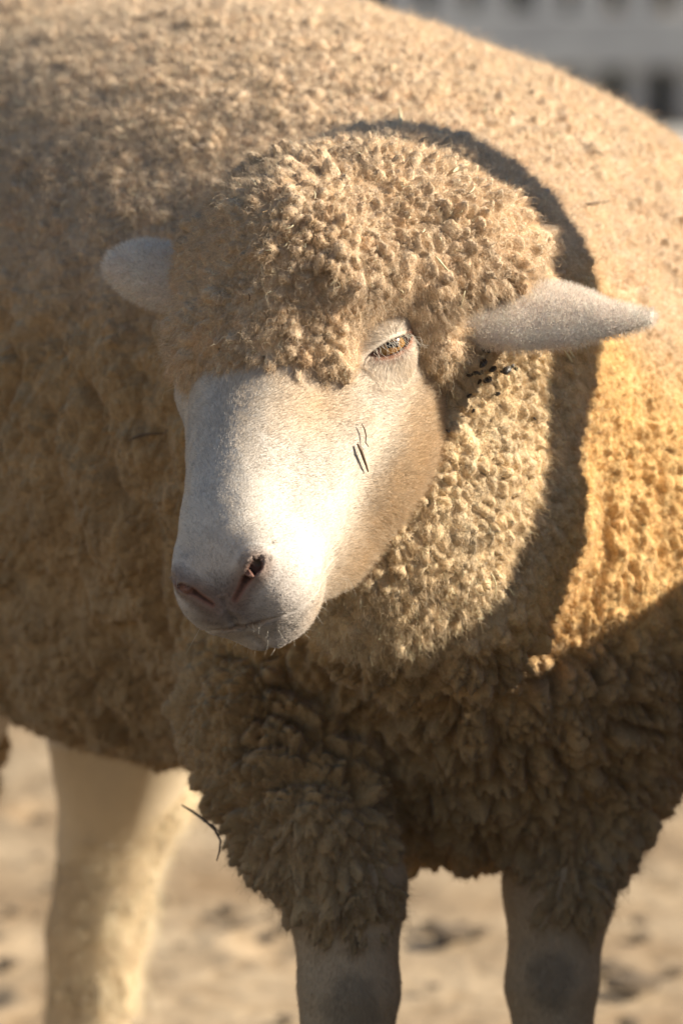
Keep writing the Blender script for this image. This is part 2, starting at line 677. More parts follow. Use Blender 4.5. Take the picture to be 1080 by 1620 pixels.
def attr_mat(name, attr, rough, scale, var, bump=0.0, sheen=0.0, spec=0.2):
    """colour from a stored attribute, broken up by fine noise"""
    m, nt, b = new_mat(name)
    a = node(nt, 'ShaderNodeAttribute', attribute_name=attr)
    tc = node(nt, 'ShaderNodeTexCoord')
    nz = node(nt, 'ShaderNodeTexNoise')
    nz.inputs['Scale'].default_value = scale
    nz.inputs['Detail'].default_value = 6.0
    mr = node(nt, 'ShaderNodeMapRange')
    mr.inputs[1].default_value, mr.inputs[2].default_value = 0.3, 0.7
    mr.inputs[3].default_value, mr.inputs[4].default_value = 1 - var, 1 + var
    mx = node(nt, 'ShaderNodeMix', data_type='RGBA', blend_type='MULTIPLY')
    mx.inputs[0].default_value = 1.0
    nt.links.new(tc.outputs['Object'], nz.inputs['Vector'])
    nt.links.new(nz.outputs['Fac'], mr.inputs[0])
    nt.links.new(a.outputs['Color'], mx.inputs[6])
    nt.links.new(mr.outputs[0], mx.inputs[7])
    nt.links.new(mx.outputs[2], b.inputs['Base Color'])
    b.inputs['Roughness'].default_value = rough
    b.inputs['Specular IOR Level'].default_value = spec
    b.inputs['Sheen Weight'].default_value = sheen
    b.inputs['Sheen Roughness'].default_value = 0.5
    if bump:
        bp = node(nt, 'ShaderNodeBump')
        bp.inputs['Distance'].default_value = bump
        nt.links.new(nz.outputs['Fac'], bp.inputs['Height'])
        nt.links.new(bp.outputs[0], b.inputs['Normal'])
    return m


def fibre_mat(name, attr='tint', transl=0.35, gloss=0.06):
    m = bpy.data.materials.new(name)
    m.use_nodes = True
    nt = m.node_tree
    nt.nodes.clear()
    a = node(nt, 'ShaderNodeAttribute', attribute_name=attr)
    d = node(nt, 'ShaderNodeBsdfDiffuse')
    t = node(nt, 'ShaderNodeBsdfTranslucent')
    g = node(nt, 'ShaderNodeBsdfGlossy')
    g.inputs['Roughness'].default_value = 0.42
    g.inputs['Color'].default_value = (1, 0.97, 0.92, 1)
    mx = node(nt, 'ShaderNodeMixShader')
    mx.inputs[0].default_value = transl
    m2 = node(nt, 'ShaderNodeMixShader')
    m2.inputs[0].default_value = gloss
    out = node(nt, 'ShaderNodeOutputMaterial')
    nt.links.new(a.outputs['Color'], d.inputs[0])
    nt.links.new(a.outputs['Color'], t.inputs[0])
    nt.links.new(d.outputs[0], mx.inputs[1])
    nt.links.new(t.outputs[0], mx.inputs[2])
    nt.links.new(mx.outputs[0], m2.inputs[1])
    nt.links.new(g.outputs[0], m2.inputs[2])
    nt.links.new(m2.outputs[0], out.inputs[0])
    return m


M_SKIN = attr_mat('short_haired_skin', 'tint', 0.75, 900.0, 0.10, 0.0004)
M_WOOL = attr_mat('matted_wool', 'tint', 0.95, 700.0, 0.16, 0.0012, 0.25, 0.1)
M_FIBRE = fibre_mat('wool_fibre', 'tint', 0.35, 0.07)
M_FUR = fibre_mat('face_hair', 'tint', 0.28, 0.06)


def set_tint(me, cols):
    a = me.attributes.new('tint', 'FLOAT_COLOR', 'POINT')
    c = np.ones((len(cols), 4), np.float32)
    c[:, :3] = cols
    a.data.foreach_set('color', c.ravel())


def fibres(name, pts, rad, tint, mat, parent, taper=0.35):
    """pts (S, k, 3): one curves object"""
    S, k, _ = pts.shape
    cu = bpy.data.hair_curves.new(name)
    cu.add_curves([k] * S)
    cu.points.foreach_set('position', np.ascontiguousarray(pts, np.float32).ravel())
    prof = 1 - (1 - taper) * np.linspace(0, 1, k) ** 1.5
    ra = cu.attributes.get('radius') or cu.attributes.new('radius', 'FLOAT', 'POINT')
    rr = (np.broadcast_to(np.asarray(rad, float).reshape(-1, 1), (S, 1)) * prof[None]).astype(np.float32)
    ra.data.foreach_set('value', np.ascontiguousarray(rr).ravel())
    a = cu.attributes.new('tint', 'FLOAT_COLOR', 'CURVE')
    c = np.ones((S, 4), np.float32)
    c[:, :3] = np.clip(tint, 0.005, 0.95)
    a.data.foreach_set('color', c.ravel())
    cu.materials.append(mat)
    o = bpy.data.objects.new(name, cu)
    COL.objects.link(o)
    if parent is not None:
        o.parent = parent
        o.matrix_parent_inverse = parent.matrix_world.inverted()
    return o


def scatter(v, f, nv, dens, rng):
    """random points on quads; dens = strands per m2 for each face -> pos, normal, face, weights"""
    tri = np.concatenate([f[:, [0, 1, 2]], f[:, [0, 2, 3]]])
    fd = np.concatenate([dens, dens])
    ar = 0.5 * np.linalg.norm(np.cross(v[tri[:, 1]] - v[tri[:, 0]], v[tri[:, 2]] - v[tri[:, 0]]), axis=1)
    ex = ar * fd
    n = np.floor(ex + rng.random(len(ex))).astype(int)
    ti = np.repeat(np.arange(len(tri)), n)
    a, b = rng.random(len(ti)), rng.random(len(ti))
    fl = a + b > 1
    a[fl], b[fl] = 1 - a[fl], 1 - b[fl]
    w = np.stack([1 - a - b, a, b], 1)
    t = tri[ti]
    pos = (v[t] * w[:, :, None]).sum(1)
    nn = nrm((nv[t] * w[:, :, None]).sum(1))
    return pos, nn, t, w


def tangent(d, n):
    return nrm(d - (d * n).sum(1, keepdims=True) * n)


def in_view(v, m=60):
    x, y, d = pix(v)
    return (x > -m) & (x < 1080 + m) & (y > -m) & (y < 1620 + m)


def facing(v, n):
    return ((CAM - v) * n).sum(1) / np.linalg.norm(CAM - v, axis=1)


SHEEP = bpy.data.objects.new('sheep', None)
COL.objects.link(SHEEP)
SHEEP.location = P(380, 1400, 3.5) * np.array([1, 1, 0])
bpy.context.view_layer.update()
tag(SHEEP, 'large cream woolly sheep with bare white face, turned head and straw flecked fleece', 'sheep')

# ------------------------------------------------------------------ the sheep: fleece
fv, ff = surface(fleece_sdf, (-0.62, 2.75, 0.12), (0.50, 4.15, 1.0), 0.0064)
fv = smooth(project(fleece_sdf, fv, 1), ff, 1, 0.3)
fc = fv[ff].mean(1)
fn = vnormals(fv, ff)
vis = (in_view(fc, 260) | (in_view(fc, 900) & (fc[:, 0] > 0.1))) & (facing(fc, fn[ff].mean(1)) > -0.6)
fv, f1, rest, ng1 = refine(fv, ff, vis)
c1_ = fv[f1].mean(1)
fine = in_view(c1_, 90) & (facing(c1_, vnormals(fv, f1)[f1].mean(1)) > -0.35)
fv, f2, rest2, ng2 = refine(fv, f1, fine)
allq = np.concatenate([f2, rest2, rest])
fv = smooth(fv, allq, 3, 0.5)
print('fleece verts', len(fv), len(f2), len(rest2), len(rest), time.time() - T0)
N0 = vnormals(fv, allq)
X, Y, D = pix(fv)
used = np.zeros(len(fv), bool)
used[f2.ravel()] = True
used[rest2.ravel()] = True
ui = np.nonzero(used)[0]

hw = head_wool(fv)
headm = sstep(0.030, 0.006, hw)
capm = headm * sstep(640, 560, Y + 0.25 * (X - 600))
ruffm = headm - capm
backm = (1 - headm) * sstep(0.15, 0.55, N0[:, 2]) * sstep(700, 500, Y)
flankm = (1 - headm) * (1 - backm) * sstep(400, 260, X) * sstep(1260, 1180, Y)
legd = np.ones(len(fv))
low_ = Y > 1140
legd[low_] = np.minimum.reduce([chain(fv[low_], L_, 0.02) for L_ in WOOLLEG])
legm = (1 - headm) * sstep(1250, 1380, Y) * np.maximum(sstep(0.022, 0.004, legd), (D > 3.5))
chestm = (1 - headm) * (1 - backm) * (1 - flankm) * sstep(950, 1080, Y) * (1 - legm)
sidem = np.clip(1 - headm - backm - flankm - legm - chestm, 0, 1)

W = np.stack([capm, ruffm, backm, flankm, legm, chestm, sidem], 1)
W /= W.sum(1, keepdims=True)
#              cap     ruff    back    flank   leg    chest   side
SPC = np.array([0.0088, 0.0098, 0.0088, 0.0130, 0.0125, 0.0125, 0.0086])
HGT = np.array([0.0112, 0.0088, 0.0068, 0.0070, 0.0100, 0.0095, 0.0052])
ELO = np.array([1.45, 1.25, 1.0, 1.6, 2.1, 1.1, 1.3])
TIL = np.array([0.40, 0.25, 0.2, 0.2, 0.5, 0.05, 0.2])
spc, hgt, elo, til = W @ SPC, W @ HGT, W @ ELO, W @ TIL
hgt = hgt * sstep(0.018, 0.045, np.linalg.norm(fv - EYC, axis=1))
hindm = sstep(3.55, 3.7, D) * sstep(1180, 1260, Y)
hgt = hgt * (1 - 0.75 * hindm)

spc = spc * (1 + 0.50 * np.clip(fbm(fv * 30, 3, 44) * 1.7, -0.9, 1))
crown = P(590, 250, 2.99)
down = np.array([0, 0, -1.0])
hang = nrm(fv - crown) * 1.0 + down * 0.8
lean = tangent(np.where(headm[:, None] > 0.5, hang, np.broadcast_to(down, fv.shape) + 0.2 * BA), N0)
lean = tangent(lean + 0.55 * noisev(fv * 55, 3), N0)
side = np.cross(N0, lean)


def lock_seeds(scale, seed):
    r = np.random.default_rng(seed)
    cls = np.round(np.log2(spc[ui] * scale / 0.004) * 3).astype(int)
    out = []
    for c in np.unique(cls):
        i = ui[cls == c]
        s = 0.004 * 2 ** (c / 3)
        i = r.permutation(i)
        k = np.floor((fv[i] + r.random(3)) / (s * 0.92)).astype(np.int64)
        key = k[:, 0] * 1000003 + k[:, 1] * 10007 + k[:, 2]
        _, first = np.unique(key, return_index=True)
        sd_ = i[first]
        out.append(sd_[r.random(len(sd_)) < 0.74])
    return np.concatenate(out)


def locks(scale, seed, warp, K=5):
    sd = lock_seeds(scale, seed)
    kd = kdtree.KDTree(len(sd))
    for j, q in enumerate(fv[sd].tolist()):
        kd.insert(q, j)
    kd.balance()
    q = fv[ui] + warp * noisev(fv[ui] * (0.9 / (0.008 * scale)), seed + 5)
    nb = np.zeros((len(ui), K), np.int32)
    fnd = kd.find_n
    for j, c in enumerate(q.tolist()):
        nb[j] = [h[1] for h in fnd(c, K)]
    dl = q[:, None, :] - fv[sd][nb]
    al = (dl * lean[ui][:, None]).sum(2)
    ac = np.linalg.norm(dl - al[:, :, None] * lean[ui][:, None], axis=2)
    dd = np.sqrt((al / elo[ui][:, None]) ** 2 + ac ** 2) / (spc[ui] * scale)[:, None]
    o = np.argsort(dd, axis=1)
    r = np.arange(len(ui))
    F1, F2 = dd[r, o[:, 0]], dd[r, o[:, 1]]
    locks.across = (dl[r, o[:, 0]] * side[ui]).sum(1)
    return sd, nb[r, o[:, 0]], F1, F2, al[r, o[:, 0]] / (spc[ui] * scale)


sd1, id1, F1, F2, al1 = locks(1.0, 11, 0.0030)
streak = noise3(np.stack([al1 * spc[ui] * 130, locks.across * 620, id1 * 3.7], 1), 33)
print('locks', len(sd1), time.time() - T0)
p = fv[ui]
amp = np.random.default_rng(5).uniform(0.5, 1.2, len(sd1))
felt = 0.50 + 0.50 * sstep(-0.35, 0.3, fbm(p * 34, 2, 50))
x1 = np.clip((F2 - F1) * 1.3, 0, 1)
dome = (1 - (1 - x1) ** 2.6) ** 0.8 * (0.15 + 0.85 * np.sqrt(np.clip(1 - (F1 * 1.02) ** 2, 0.02, 1))) * amp[id1]
sd2, id2, G1, G2, al2 = locks(0.46, 12, 0.0014, 4)
dome2 = 1 - (1 - np.clip((G2 - G1) * 1.2, 0, 1)) ** 2
sd0, id0, E1, E2, al0 = locks(2.3, 13, 0.0060, 4)
dome0 = 1 - (1 - np.clip((E2 - E1) * 1.1, 0, 1)) ** 1.8
amp0 = np.random.default_rng(6).uniform(0.3, 1.2, len(sd0))
hh = hgt[ui] * (felt * dome * (1 + til[ui] * np.clip(al1, -0.7, 0.7)) + 0.20 * dome2 + 0.55 * dome0 * amp0[id0])
# broad folds and splits of the fleece
Wu = W[ui]
big = fbm(p * 22, 3, 40)
hh += 0.0045 * big * (0.5 + Wu[:, 5] + Wu[:, 4])
# vertical staple rows on the flank and the shoulder
row = p @ BA * 1.0 + 0.022 * noise3(p * np.array([9, 9, 6]), 60)
rows = np.abs(noise3(p * np.array([26, 26, 6.5]) + 0.5 * noisev(p * 30, 63), 61)) * 1.9
hh += -0.0150 * np.clip(1 - rows * 1.6, 0, 1) * sstep(-0.35, 0.15, noise3(p * np.array([30, 30, 12]), 62)) * (Wu[:, 3])
rows2 = np.abs(noise3(p * np.array([52, 30, 8]) + 0.5 * noisev(p * 45, 69), 66)) * 2.0
hh += -0.0080 * np.clip(1 - rows2 * 1.5, 0, 1) * Wu[:, 6] * sstep(-0.3, 0.5, noise3(p * 16, 67)) * sstep(900, 960, X[ui])
# cauliflower splits on the chest
sd3, id3, Q1, Q2, al3 = locks(4.6, 14, 0.0120, 3)
c1 = np.clip(1 - (Q2 - Q1) / 0.16, 0, 1)
c2 = np.clip(1 - (E2 - E1) / 0.22, 0, 1)
hh += -(0.0150 * c1 ** 1.3 * sstep(-0.3, 0.3, noise3(p * 16, 72) + 0.15) + 0.0050 * c2) * np.clip(Wu[:, 5] + 0.6 * Wu[:, 4] + 0.08 * Wu[:, 6], 0, 1)
hh += 0.0008 * fbm(p * 420, 2, 80) + 0.0011 * streak
nv = fv.copy()
nv[ui] = fv[ui] + N0[ui] * hh[:, None] + lean[ui] * (hgt[ui] * 0.35 * dome * til[ui] + 0.008 * Wu[:, 4] * (1 - hindm[ui]) * dome * amp[id1])[:, None]
nu = np.nonzero(~used)[0]
nv[nu] = fv[nu] + N0[nu] * (0.006 + 0.010 * fbm(fv[nu] * 60, 3, 210))[:, None]
fv0 = fv
fv = nv
N1 = vnormals(fv, allq)

# wool colour: grey cream on the head, golden on the shoulder, browner on flank, legs and chest: dirt plus some painted warm shade
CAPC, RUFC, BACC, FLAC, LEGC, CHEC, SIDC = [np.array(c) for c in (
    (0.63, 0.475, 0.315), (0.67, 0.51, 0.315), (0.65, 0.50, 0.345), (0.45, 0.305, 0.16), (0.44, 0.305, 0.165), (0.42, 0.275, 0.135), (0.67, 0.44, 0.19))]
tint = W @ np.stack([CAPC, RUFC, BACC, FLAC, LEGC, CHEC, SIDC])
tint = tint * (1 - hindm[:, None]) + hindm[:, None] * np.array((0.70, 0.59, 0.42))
t1 = fbm(fv0 * 30, 3, 90)[:, None]
t2 = noise3(fv0 * 160, 95)[:, None]
tint = tint * (1 + 0.14 * t1 + 0.07 * t2) * (1 + np.array([0.03, 0, -0.06]) * 1.5 * fbm(fv0 * 60, 2, 97)[:, None])
lockj = np.random.default_rng(8).normal(0, 1, (len(sd1), 1))
lt = np.zeros((len(fv), 1))
lt[ui, 0] = lockj[id1, 0]
tint = np.clip(tint * (1 + 0.08 * lt), 0.02, 0.9)
rust = (sstep(1.0, 1.6, lt[:, 0]) * (0.2 * W[:, 0] + 0.35 * W[:, 2] + 0.15 * W[:, 6]))[:, None]
tint = tint * (1 - rust) + rust * np.array((0.40, 0.215, 0.09))

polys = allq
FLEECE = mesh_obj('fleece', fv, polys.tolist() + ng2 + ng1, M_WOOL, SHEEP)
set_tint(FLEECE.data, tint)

# fibres standing out of the locks
lockid = np.zeros(len(fv), np.int32)
lockid[ui] = id1
fw = np.concatenate([f2, rest2])
fq = fv[fw].mean(1)
fnn = N1[fw].mean(1)
fa = facing(fq, nrm(fnn))
ok = np.where(in_view(fq, 40) & (fa > -0.3), 1.0, 0.22)
wq = W[fw].mean(1)
DEN = np.array([0.78, 0.65, 0.60, 0.16, 0.32, 0.30, 0.55]) * 1e6 * WOOL_DENS
dens = (wq @ DEN) * (1 + 1.0 * hindm[fw].mean(1)) * ok * np.where(fa > 0.1, 1.0, 0.8)
pos, nn, t, w = scatter(fv, fw, N1, dens, rng)
S = len(pos)
print('wool fibres', S, time.time() - T0)
vid = t[np.arange(S), w.argmax(1)]
LEN = np.array([0.0036, 0.0032, 0.0048, 0.0030, 0.0044, 0.0030, 0.0034])
L = (W[vid] @ LEN) * rng.uniform(0.5, 1.3, S) * (1 + 1.6 * (rng.random(S) > 0.95)) * (1 + 1.3 * hindm[vid])
ln, sdv = lean[vid], side[vid]
lk = lockid[vid]
ph = np.random.default_rng(3).uniform(0, 6.28, len(sd1))[lk] + rng.normal(0, 0.8, S)
apex = fv[sd1][lk] + N0[sd1][lk] * 0.004 + lean[sd1][lk] * (0.5 * spc[sd1] * til[sd1])[lk][:, None]
to = apex - pos
to = np.where(np.linalg.norm(to, axis=1, keepdims=True) < 0.014, to, 0)
dr = nrm(0.55 * nn + 0.35 * N0[vid] + (0.35 * W[vid] @ TIL)[:, None] * ln + 0.45 * rng.normal(0, 1, (S, 3)))
K = 6
ts = np.linspace(0, 1, K)
pts = np.zeros((S, K, 3))
cr_amp = L * rng.uniform(0.10, 0.26, S)
sx = nrm(np.cross(dr, ln + 0.01))
sy = np.cross(dr, sx)
for k, tt in enumerate(ts):
    a = ph + tt * 7.0 * rng.uniform(0.7, 1.3, S)
    pts[:, k] = pos - nn * 0.0008 + dr * (L * tt)[:, None] + to * (0.38 * tt * tt) \
        + (sx * np.cos(a)[:, None] + sy * np.sin(a)[:, None]) * (cr_amp * min(1, tt * 2.2))[:, None] \
        + down * (L * 0.25 * tt * tt)[:, None]
ft = tint[vid] * rng.uniform(0.82, 1.22, (S, 1)) * 1.08
sparkle_tint = (rng.random((S, 1)) > 0.90)  # random fibres tinted lighter to imitate sparkle in the wool
ft = np.where(sparkle_tint, ft * 1.25 + 0.12, ft)
fibres('wool_fibres', pts, rng.uniform(0.00004, 0.00009, S) * np.where(sparkle_tint[:, 0], 1.3, 1.0), ft, M_FIBRE, FLEECE)['kind'] = 'stuff'
del pts
print('wool done', time.time() - T0)

# ------------------------------------------------------------------ the sheep: body (one continuous skin)
bv, bf = surface(skin_sdf, (-0.40, 2.72, -0.03), (0.36, 4.06, 0.98), 0.0054)
bv = project(skin_sdf, bv, 2)
fq = bv[bf].mean(1)
qh = (fq - HO) @ HAX.T
px_, py_, _ = pix(fq)
dh = np.linalg.norm(qh, axis=1)
sel = (qh[:, 0] > -0.09) & (dh < 0.235) & (fleece_sdf(fq) > -0.012)
earsel = (np.minimum(ear_left(fq), ear_right(fq)) < 0.004) & (dh < 0.32)
legsel = (py_ > 1360) & in_view(fq, 60)
bv, b1, brest1, bng1 = refine(bv, bf, sel | earsel | legsel)
up2 = pix(bv[b1].mean(1))[1] < 1300
bv, b2, brest2, bng2 = refine(bv, b1, up2)
c2_ = bv[b2].mean(1)
dn = np.minimum(chain(c2_, NOSTRIL, 0.001), chain(c2_, NOSTRIL_R, 0.001))
e_ = (c2_ - EYC) @ EYX.T
s3 = (np.linalg.norm(e_, axis=1) < 0.024) | (dn < 0.009)
bv, b3, brest3, bng3 = refine(bv, b2, s3)
bv = project(skin_sdf, bv, 3, 0.002)
hz_ = sstep(0.26, 0.22, np.linalg.norm(bv - HO, axis=1))
bquads = np.concatenate([b3, brest3, brest2, brest1])
bN = vnormals(bv, bquads)
bv = bv + bN * (hz_ * sstep(0.02, 0.04, np.linalg.norm(bv - EYC, axis=1)) * (0.0011 * fbm(bv * 42, 2, 130) + 0.0004 * fbm(bv * 150, 2, 131)))[:, None]
print('body verts', len(bv), time.time() - T0)

q = (bv - HO) @ HAX.T
a_, b_, c_ = q[:, 0], q[:, 1], q[:, 2]
BX, BY, BD = pix(bv)
ishead = sstep(0.26, 0.24, np.linalg.norm(q, axis=1)) * (BY < 1200)
eard = np.minimum(ear_left(bv), ear_right(bv))
earm = sstep(0.006, 0.002, eard) * (np.linalg.norm(q, axis=1) < 0.36) * ((BX > 720) | (BX < 300)) * (BY < 600)
e_ = (bv - EYC) @ EYX.T
al_ = almond(e_)
neye = np.linalg.norm(e_, axis=1) < 0.03
dn = np.minimum(chain(bv, NOSTRIL, 0.001), chain(bv, NOSTRIL_R, 0.001))
lineX = np.interp(BY, [540, 600, 700, 830, 930, 1000], [680, 630, 595, 530, 480, 450])
cheek = sstep(-5, 75, BX - lineX) * (b_ > 0.01) * ishead * (1 - earm)
WHITE, TAN = np.array((0.66, 0.595, 0.52)), np.array((0.63, 0.465, 0.285))
bt = np.broadcast_to(WHITE, bv.shape).copy()


def paint(w, c):
    global bt
    bt = bt * (1 - w[:, None]) + np.asarray(c) * w[:, None]


n1 = fbm(bv * 60, 3, 120)
n2 = fbm(bv * np.array([220, 220, 90]), 2, 121)
paint(cheek * (0.85 + 0.3 * n1), TAN)
paint(ishead * sstep(0.13, 0.03, a_) * sstep(-0.015, 0.01, b_) * 0.32 * (1 + n1), TAN)
paint(ishead * 0.75 * np.clip(1 - np.hypot(BX - 500, (BY - 640) * 1.1) / 90, 0, 1), (0.62, 0.44, 0.26))
paint(ishead * 0.30 * sstep(0.05, 0.5, fbm(bv * 95, 2, 125)) * sstep(0.12, 0.02, a_), (0.50, 0.36, 0.22))
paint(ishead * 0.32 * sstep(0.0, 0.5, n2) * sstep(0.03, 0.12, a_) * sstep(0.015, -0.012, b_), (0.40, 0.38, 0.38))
paint(ishead * 0.5 * sstep(0.145, 0.178, a_), (0.52, 0.46, 0.43))
snout = sstep(0.155, 0.174, a_) * sstep(0.014, 0.002, c_) * sstep(-0.024, -0.015, c_) * sstep(0.030, 0.010, np.abs(b_ + 0.004))  # dark nose hair, deepened by shade painted into the tint
paint(ishead * snout * 0.8, (0.16, 0.12, 0.105))
paint(ishead * sstep(0.010, 0.002, dn) * 0.80, (0.25, 0.17, 0.135))
paint(ishead * sstep(0.0022, 0.0004, dn), (0.24, 0.12, 0.09))
paint(ishead * sstep(0.0006, -0.0006, dn), (0.05, 0.025, 0.02))
lip = lipline(a_, b_, c_)
paint(ishead * sstep(0.0045, 0.0012, lip) * sstep(0.125, 0.145, a_) * sstep(0.026, 0.010, np.abs(b_)) * 0.75, (0.24, 0.17, 0.14))
paint(earm, (0.90, 0.79, 0.70))
HOLLOW = [(P(800, 560, 2.962), 0.0040), (P(880, 552, 2.955), 0.0048), (P(950, 534, 2.954), 0.0040), (P(1012, 515, 2.958), 0.0014)]
paint(earm * sstep(0.0016, 0.0004, chain(bv, HOLLOW, 0.003)), (0.22, 0.16, 0.13))
paint(neye * sstep(0.0034, 0.0010, np.abs(al_ - 0.0010)) * sstep(0.003, -0.002, e_[:, 1] - 0.2 * e_[:, 0]) * 0.9, (0.30, 0.13, 0.075))
paint(neye * sstep(0.0016, 0.0004, al_), (0.055, 0.022, 0.014))
leg = (BY > 1180).astype(float)
hind = (BD > 3.5).astype(float)
paint(leg * (1 - hind), (0.56, 0.42, 0.275))
paint(leg * hind, (0.66, 0.54, 0.38))
for (kx, ky, kr) in ((556, 1592, 54), (872, 1548, 48)):
    kn = np.clip(1 - np.hypot(BX - kx, (BY - ky) * 0.75) / kr + 0.5 * n1, 0, 1)
    paint(leg * (1 - hind) * sstep(0.05, 0.5, kn) * 0.5, (0.20, 0.155, 0.11))
hoof = sstep(0.055, 0.040, bv[:, 2])
paint(hoof, (0.06, 0.05, 0.045))
bt = np.clip(bt * (1 + 0.08 * n1[:, None]), 0.01, 0.9)
BODY = mesh_obj('body', bv, bquads.tolist() + bng3 + bng2 + bng1, M_SKIN, SHEEP)
set_tint(BODY.data, bt)

# ------------------------------------------------------------------ short hair
hq = np.concatenate([b3, brest3, brest2])
hc = bv[hq].mean(1)
hn = nrm(bN[hq].mean(1))
hx, hy, hd_ = pix(hc)
free = (fleece_sdf(hc) > -0.003) & (facing(hc, hn) > -0.35) & in_view(hc, 30)
ec = (hc - EYC) @ EYX.T
free &= ~((almond(ec) < 0.0020) & (np.linalg.norm(ec, axis=1) < 0.03))
free &= np.minimum(chain(hc, NOSTRIL, 0.001), chain(hc, NOSTRIL_R, 0.001)) > 0.0022
qc = (hc - HO) @ HAX.T
lipc = lipline(qc[:, 0], qc[:, 1], qc[:, 2])
free &= ~((lipc < 0.0016) & (qc[:, 0] > 0.12) & (hy < 1100))
em_ = earm[hq].mean(1)
free &= ~((em_ > 0.5) & (chain(hc, HOLLOW, 0.003) < 0.0008))
lg = hy > 1300
ck = cheek[hq].mean(1)


def short_hair(name, mask, dens, length, lift, spread, rad, fdir, parent, K=4, tintmul=1.05, curl=0.0):
    fsel = hq[mask]
    d = np.broadcast_to(dens, (len(hq),))[mask]
    pos, nn, t, w = scatter(bv, fsel, bN, d, rng)
    S = len(pos)
    vid = t[np.arange(S), w.argmax(1)]
    Lb = length(vid) * rng.uniform(0.6, 1.25, S)
    tg = tangent(fdir(pos, vid) + 0.30 * noisev(pos * 120, 200) + 0.35 * noisev(pos * 35, 204), nn)
    lf = lift(vid)
    dr = nrm(tg * (1 - lf)[:, None] + nn * (0.18 + lf)[:, None] + spread(vid)[:, None] * rng.normal(0, 1, (S, 3)))
    pts = np.zeros((S, K, 3))
    sx = nrm(np.cross(dr, nn) + 1e-4)
    ph = rng.uniform(0, 6.28, S)
    for k, tt in enumerate(np.linspace(0, 1, K)):
        pts[:, k] = pos - nn * 0.0003 + dr * (Lb * tt)[:, None] - nn * (Lb * 0.16 * tt * tt)[:, None] \
            + sx * (curl * Lb * np.sin(ph + 5 * tt))[:, None]
    tn = (bt[t] * w[:, :, None]).sum(1) * rng.uniform(0.78, 1.2, (S, 1)) * tintmul
    tn = tn * np.where(rng.random((S, 1)) > 0.93, 0.45, 1.0)
    o = fibres(name, pts, rng.uniform(0.7, 1.3, S) * rad, tn, M_FUR, parent, 0.25)
    o['kind'] = 'stuff'
    print(name, S, time.time() - T0)
    return o


def face_dir(pos, vid):
    qq = (pos - HO) @ HAX.T
    s = np.sign(qq[:, 1])[:, None] * sstep(0.0, 0.02, np.abs(qq[:, 1]))[:, None]
    d = -HF * 0.55 + HL * 0.55 * s - HU * 0.45 * np.abs(s)
    ee = (pos - EYC)
    below = sstep(0.035, 0.012, np.linalg.norm(ee, axis=1))[:, None]
    return d * (1 - below) + nrm(ee) * below * 1.2


fl = lambda v: 0.0026 + 0.0012 * sstep(0.15, 0.06, a_[v]) + 0.0026 * cheek[v]
short_hair('face_hair', free & (em_ < 0.5) & ~lg, (4.2e6 - 1.2e6 * ck) * FUR_DENS, fl, lambda v: 0.10 + 0.38 * cheek[v], lambda v: 0.12 + 0.30 * cheek[v], 0.000065, face_dir, BODY)
for side_, m in (('l', (hx > 540)), ('r', (hx < 540))):
    base, tip = EARL if side_ == 'l' else EARR
    dirn = nrm(tip - base)
    short_hair('ear_hair', free & (em_ >= 0.5) & ~lg & m, 2.6e6 * FUR_DENS, lambda v: np.full(len(v), 0.0052), lambda v: np.full(len(v), 0.75), lambda v: np.full(len(v), 0.40), 0.000075,
               lambda p_, v_: np.broadcast_to(0.35 * dirn + np.array([0, 0, 0.5]), p_.shape), BODY, 5, 1.05, 0.10)
short_hair('leg_hair', free & lg, 1.6e6 * FUR_DENS, lambda v: np.full(len(v), 0.0045), lambda v: np.full(len(v), 0.12), lambda v: np.full(len(v), 0.15), 0.00007,
           lambda p_, v_: np.broadcast_to(down, p_.shape), BODY)

# ------------------------------------------------------------------ eye
import bmesh


def eye_material():
    m, nt, b = new_mat('amber_eye')
    tc = node(nt, 'ShaderNodeTexCoord')
    sp = node(nt, 'ShaderNodeSeparateXYZ')
    nt.links.new(tc.outputs['Object'], sp.inputs[0])
    ln = node(nt, 'ShaderNodeVectorMath', operation='LENGTH')
    cb = node(nt, 'ShaderNodeCombineXYZ')
    nt.links.new(sp.outputs[0], cb.inputs[0])
    nt.links.new(sp.outputs[1], cb.inputs[1])
    nt.links.new(cb.outputs[0], ln.inputs[0])
    rp = node(nt, 'ShaderNodeValToRGB')
    mp = node(nt, 'ShaderNodeMapRange')
    mp.inputs[1].default_value, mp.inputs[2].default_value = 0.0, EYR
    nt.links.new(ln.outputs['Value'], mp.inputs[0])
    nz = node(nt, 'ShaderNodeTexNoise')
    nz.inputs['Scale'].default_value = 350
    nt.links.new(tc.outputs['Object'], nz.inputs[0])
    ad = node(nt, 'ShaderNodeMath', operation='MULTIPLY_ADD')
    ad.inputs[1].default_value = 0.05
    nt.links.new(nz.outputs[0], ad.inputs[0])
    nt.links.new(mp.outputs[0], ad.inputs[2])
    nt.links.new(ad.outputs[0], rp.inputs[0])
    e = rp.color_ramp.elements
    e[0].position, e[0].color = 0.12, (0.27, 0.12, 0.028, 1)
    e[1].position, e[1].color = 0.50, (0.42, 0.22, 0.06, 1)
    for p_, c in ((0.66, (0.33, 0.17, 0.045, 1)), (0.74, (0.06, 0.03, 0.015, 1)), (0.88, (0.05, 0.028, 0.02, 1))):
        n_ = e.new(p_)
        n_.color = c
    nt.links.new(rp.outputs[0], b.inputs['Base Color'])
    b.inputs['Roughness'].default_value = 0.12
    b.inputs['Coat Weight'].default_value = 1.0
    b.inputs['Coat Roughness'].default_value = 0.03
    return m


